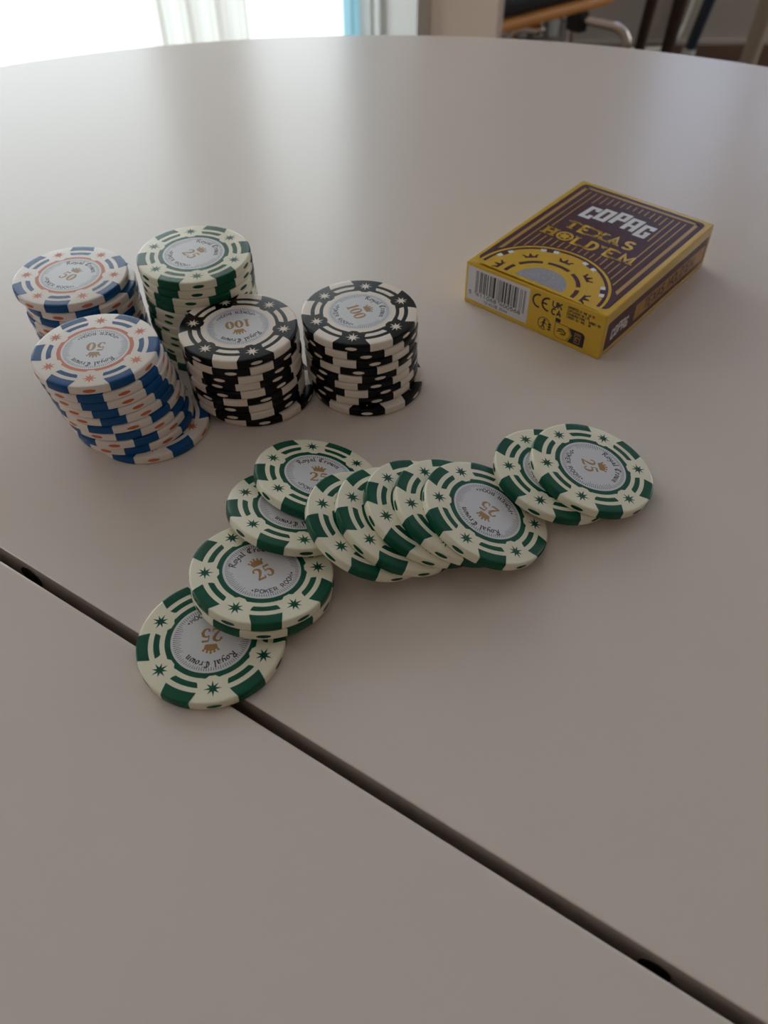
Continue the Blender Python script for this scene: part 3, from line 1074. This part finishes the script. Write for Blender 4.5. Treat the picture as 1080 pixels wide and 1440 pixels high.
def smallprint(mb):
    f = front(.03)
    for i, ln in enumerate(('IMPORTED IN THE UK BY', 'CARTAMUNDI UK LTD', 'EDINBURGH PARK - SURREY RD', 'LONDON SE1 9HG - UK')):
        text(mb, ln, 46.7, 16.0 - 1.35 * i, .95, .2, 0, f, width=.54 * len(ln))


part('lettering', M['ink'], smallprint, box)


def bin_icon(mb):
    f = front(.045)
    mb.strip([(x, y, .22) for x, y in ((51.6, 3.0), (51.4, 6.4), (53.9, 6.4), (53.7, 3.0), (51.6, 3.0))], 0, None, f)
    mb.strip([(51.2, 7.0, .25), (54.1, 7.0, .25)], 0, None, f)
    mb.strip([(x, y, .3) for x, y in arc(52.65, 4.7, .7, .8, 0, 270, 8)], 0, None, f)


part('printed_icon', M['orange'], bin_icon, box)

# long side panel
sidep = part('side_panel', M['maroon'], lambda mb: mb.poly(rounded(2.2, 85, 2.6, 14.6, .8, 3), 0, side(.02)), box)
part('side_title_panel', M['orange'], lambda mb: mb.poly([(24.2, 4.8), (83.3, 4.6), (83.3, 11.4), (24.2, 11.6)], 0, side(.035)), sidep)
part('side_lettering', M['maroon'], lambda mb: text(mb, "TEXAS HOLD'EM", 31.8, 6.1, 4.2, .95, 0, side(.05), width=42), sidep)
part('brand_lettering', M['logo'], lambda mb: copag(mb, 6.2, 5.4, .42, side(.035), .6), sidep)

# ------------------------------------------------------------------ things beyond the table
# curtain hanging in front of the glazed door


def drape(x0, x1, y0, wave, nx, m, label):
    v, f = [], []
    for i, z in enumerate((0.03, .6, 1.2, 1.8, 2.28)):
        for k in range(nx + 1):
            v.append((x0 + (x1 - x0) * k / nx, y0 + wave * math.sin(k * .36 + .2 * i) + wave * .28 * math.sin(k * 1.1), z))
    for i in range(4):
        for k in range(nx):
            a = i * (nx + 1) + k
            f.append((a, a + 1, a + nx + 2, a + nx + 1))
    return tag(MB().add(v, f, True).build('curtain', m), label, 'curtain')


drape(-0.468, -0.265, 1.85, .009, 60, M['curtain'], 'narrow white curtain hanging gathered in front of the bright terrace window')
drape(-0.0775, -0.042, 1.915, .005, 16, M['bluepaint'], 'thin strip of pale blue curtain beside the white window casing')
rod = thing('curtain_rod', 'white curtain rod fixed above the bright terrace window', 'curtain rod', (0, 0, 0))
MB().tube([(-2.1, 1.85, 2.30), (-0.10, 1.85, 2.30)], .012, 12).build('rod', M['frame'], rod)
for x in (-2.05, -0.15):
    MB().box(x - .012, x + .012, 1.85, YW - .0, 2.288, 2.312).build('bracket', M['frame'], rod)

# chair with plywood seat, black pad and chrome tube legs
A, B = Vector((.215, 1.626)), Vector((.352, 1.726))
ex = (B - A).normalized()
ey = Vector((-ex.y, ex.x))
ch = thing('chair', 'chair with black padded orange plywood seat and chrome tube legs behind the table', 'chair', (A.x, A.y, 0), math.atan2(ex.y, ex.x))
SW = .41
s_ = MB().box(-.01, SW * .72, -0.0, .265, .418, .436)
bevel_obj(s_.build('seat', M['ply'], ch), .006)
bevel_obj(MB().box(.0, SW * .72 - .02, .012, .255, .436, .47).build('seat_pad', M['pad'], ch), .012, 3)
bk = MB()
bk.box(0.02, SW * .72 - .02, .24, .255, .55, .85)
bevel_obj(bk.build('backrest', M['ply'], ch), .006)


def bend(pts, r, n=6):
    out = [Vector(pts[0])]
    for a, b, c in zip(pts, pts[1:], pts[2:]):
        a, b, c = Vector(a), Vector(b), Vector(c)
        p0, p1 = b + (a - b).normalized() * r, b + (c - b).normalized() * r
        for k in range(n + 1):
            t = k / n
            out.append(p0 * (1 - t) ** 2 + b * 2 * t * (1 - t) + p1 * t * t)
    out.append(Vector(pts[-1]))
    return out


def wl(x, y, z):                                        # room coordinates to the chair's own
    d = Vector((x, y)) - A
    return (d.dot(ex), d.dot(ey), z)


for off, nm in (((0, 0), 0), ((-.085, -.06), 1), ((-.16, .09), 2), ((-.08, .165), 3)):
    ox, oy = off
    sg = -1 if nm in (1, 2) else 1
    ln = [(.40 - .05, 1.755 + .031, .405), (.40, 1.755, .404), (.40 + sg * .068, 1.755 - sg * .042, .400), (.40 + sg * .092, 1.755 - sg * .040, .012)]
    ln = [wl(x + ox, y + oy, z) for x, y, z in ln]
    MB().tube(bend(ln, .035), .0085, 12).build('leg_tube', M['chrome'], ch)
    if nm:
        continue
    cx, cy, cz = wl(.376 + ox, 1.765 + oy, .405)
    MB().box(cx - .011, cx + .011, cy - .02, cy + .014, .385, .418).build('clip', M['clip'], ch)
for xx in (.06, .23):
    MB().tube([(xx, .262, .42), (xx, .264, .7)], .008, 10).build('back_tube', M['chrome'], ch)

# radiator on the far wall
rad = thing('radiator', 'white finned radiator low on the far wall behind the chair', 'radiator', (.32, YF - .07, 0))
for k in range(6):
    bevel_obj(MB().box(.01 + k * .048, .042 + k * .048, 0, .05, .04, .62).build('fin', M['radiator'], rad), .008, 2)
MB().tube([(.0, .025, .09), (.31, .025, .09)], .012, 10).build('pipe', M['radiator'], rad)
MB().tube([(.0, .025, .56), (.31, .025, .56)], .012, 10).build('pipe', M['radiator'], rad)
for k in (.05, .26):
    MB().box(k - .01, k + .01, .01, .04, 0, .06).build('foot', M['radiator'], rad)
    MB().box(k - .01, k + .01, .04, .07, .3, .33).build('wall_bracket', M['radiator'], rad)

# small dark wooden cabinet standing on legs
cab = thing('side_table', 'dark brown wooden side table standing before the grey wall', 'side table', (.735, 2.42, 0))
bevel_obj(MB().box(-.02, .10, -.02, .34, .50, .53).build('tabletop', M['darkwood'], cab), .004)
for (x, y) in ((.058, .0), (.075, .3)):
    MB().tube([(x - .022, y + .02, 0), (x + .012, y + .02, .50)], [.016, .024], 4).build('leg', M['darkwood'], cab)
MB().box(.03, .06, .04, .3, .44, .5).build('apron', M['darkwood'], cab)

# cable hanging down the wall
cb = MB().tube(bend([(.962, 2.878, .62), (.962, 2.878, .13), (.945, 2.872, .045), (.90, 2.82, .009), (.70, 2.80, .009)], .03, 8), .009, 10).build('cable', M['cable'])
tag(cb, 'white cable hanging down the grey wall beside the dark pole', 'cable')

lamp = thing('floor_lamp', 'slanted dark blue metal pole of a floor lamp with pale foot before the wall', 'floor lamp', (.768, 2.2, 0))
MB().tube([(-.012, 0, .20), (.245, .0, 1.6)], .0135, 14).build('pole', M['bluemetal'], lamp)
MB().tube([(-.040, 0, .0), (-.010, 0, .21)], .0155, 14).build('foot', M['radiator'], lamp)
MB().lathe([(.11, 1.58), (.06, 1.82)], 32).build('shade', M['bluemetal'], lamp).location = (.25, 0, 0)
MB().tube([(-.04, -.0, .02), (.10, .12, .0)], .01, 10).build('foot_bar', M['bluemetal'], lamp)

rack = thing('coat_stand', 'pale beige wooden post of a coat stand beside the floor lamp', 'coat stand', (.87, 2.1, 0))
MB().tube([(-.015, 0, 0), (.005, 0, .3), (.03, 0, 1.7)], [.021, .019, .016], 14).build('post', M['beige'], rack)
for a in (30, 150, 270):
    c, s2 = math.cos(math.radians(a)), math.sin(math.radians(a))
    MB().tube([(.03, 0, 1.6), (.03 + .1 * c, .1 * s2, 1.68)], .008, 8).build('peg', M['beige'], rack)
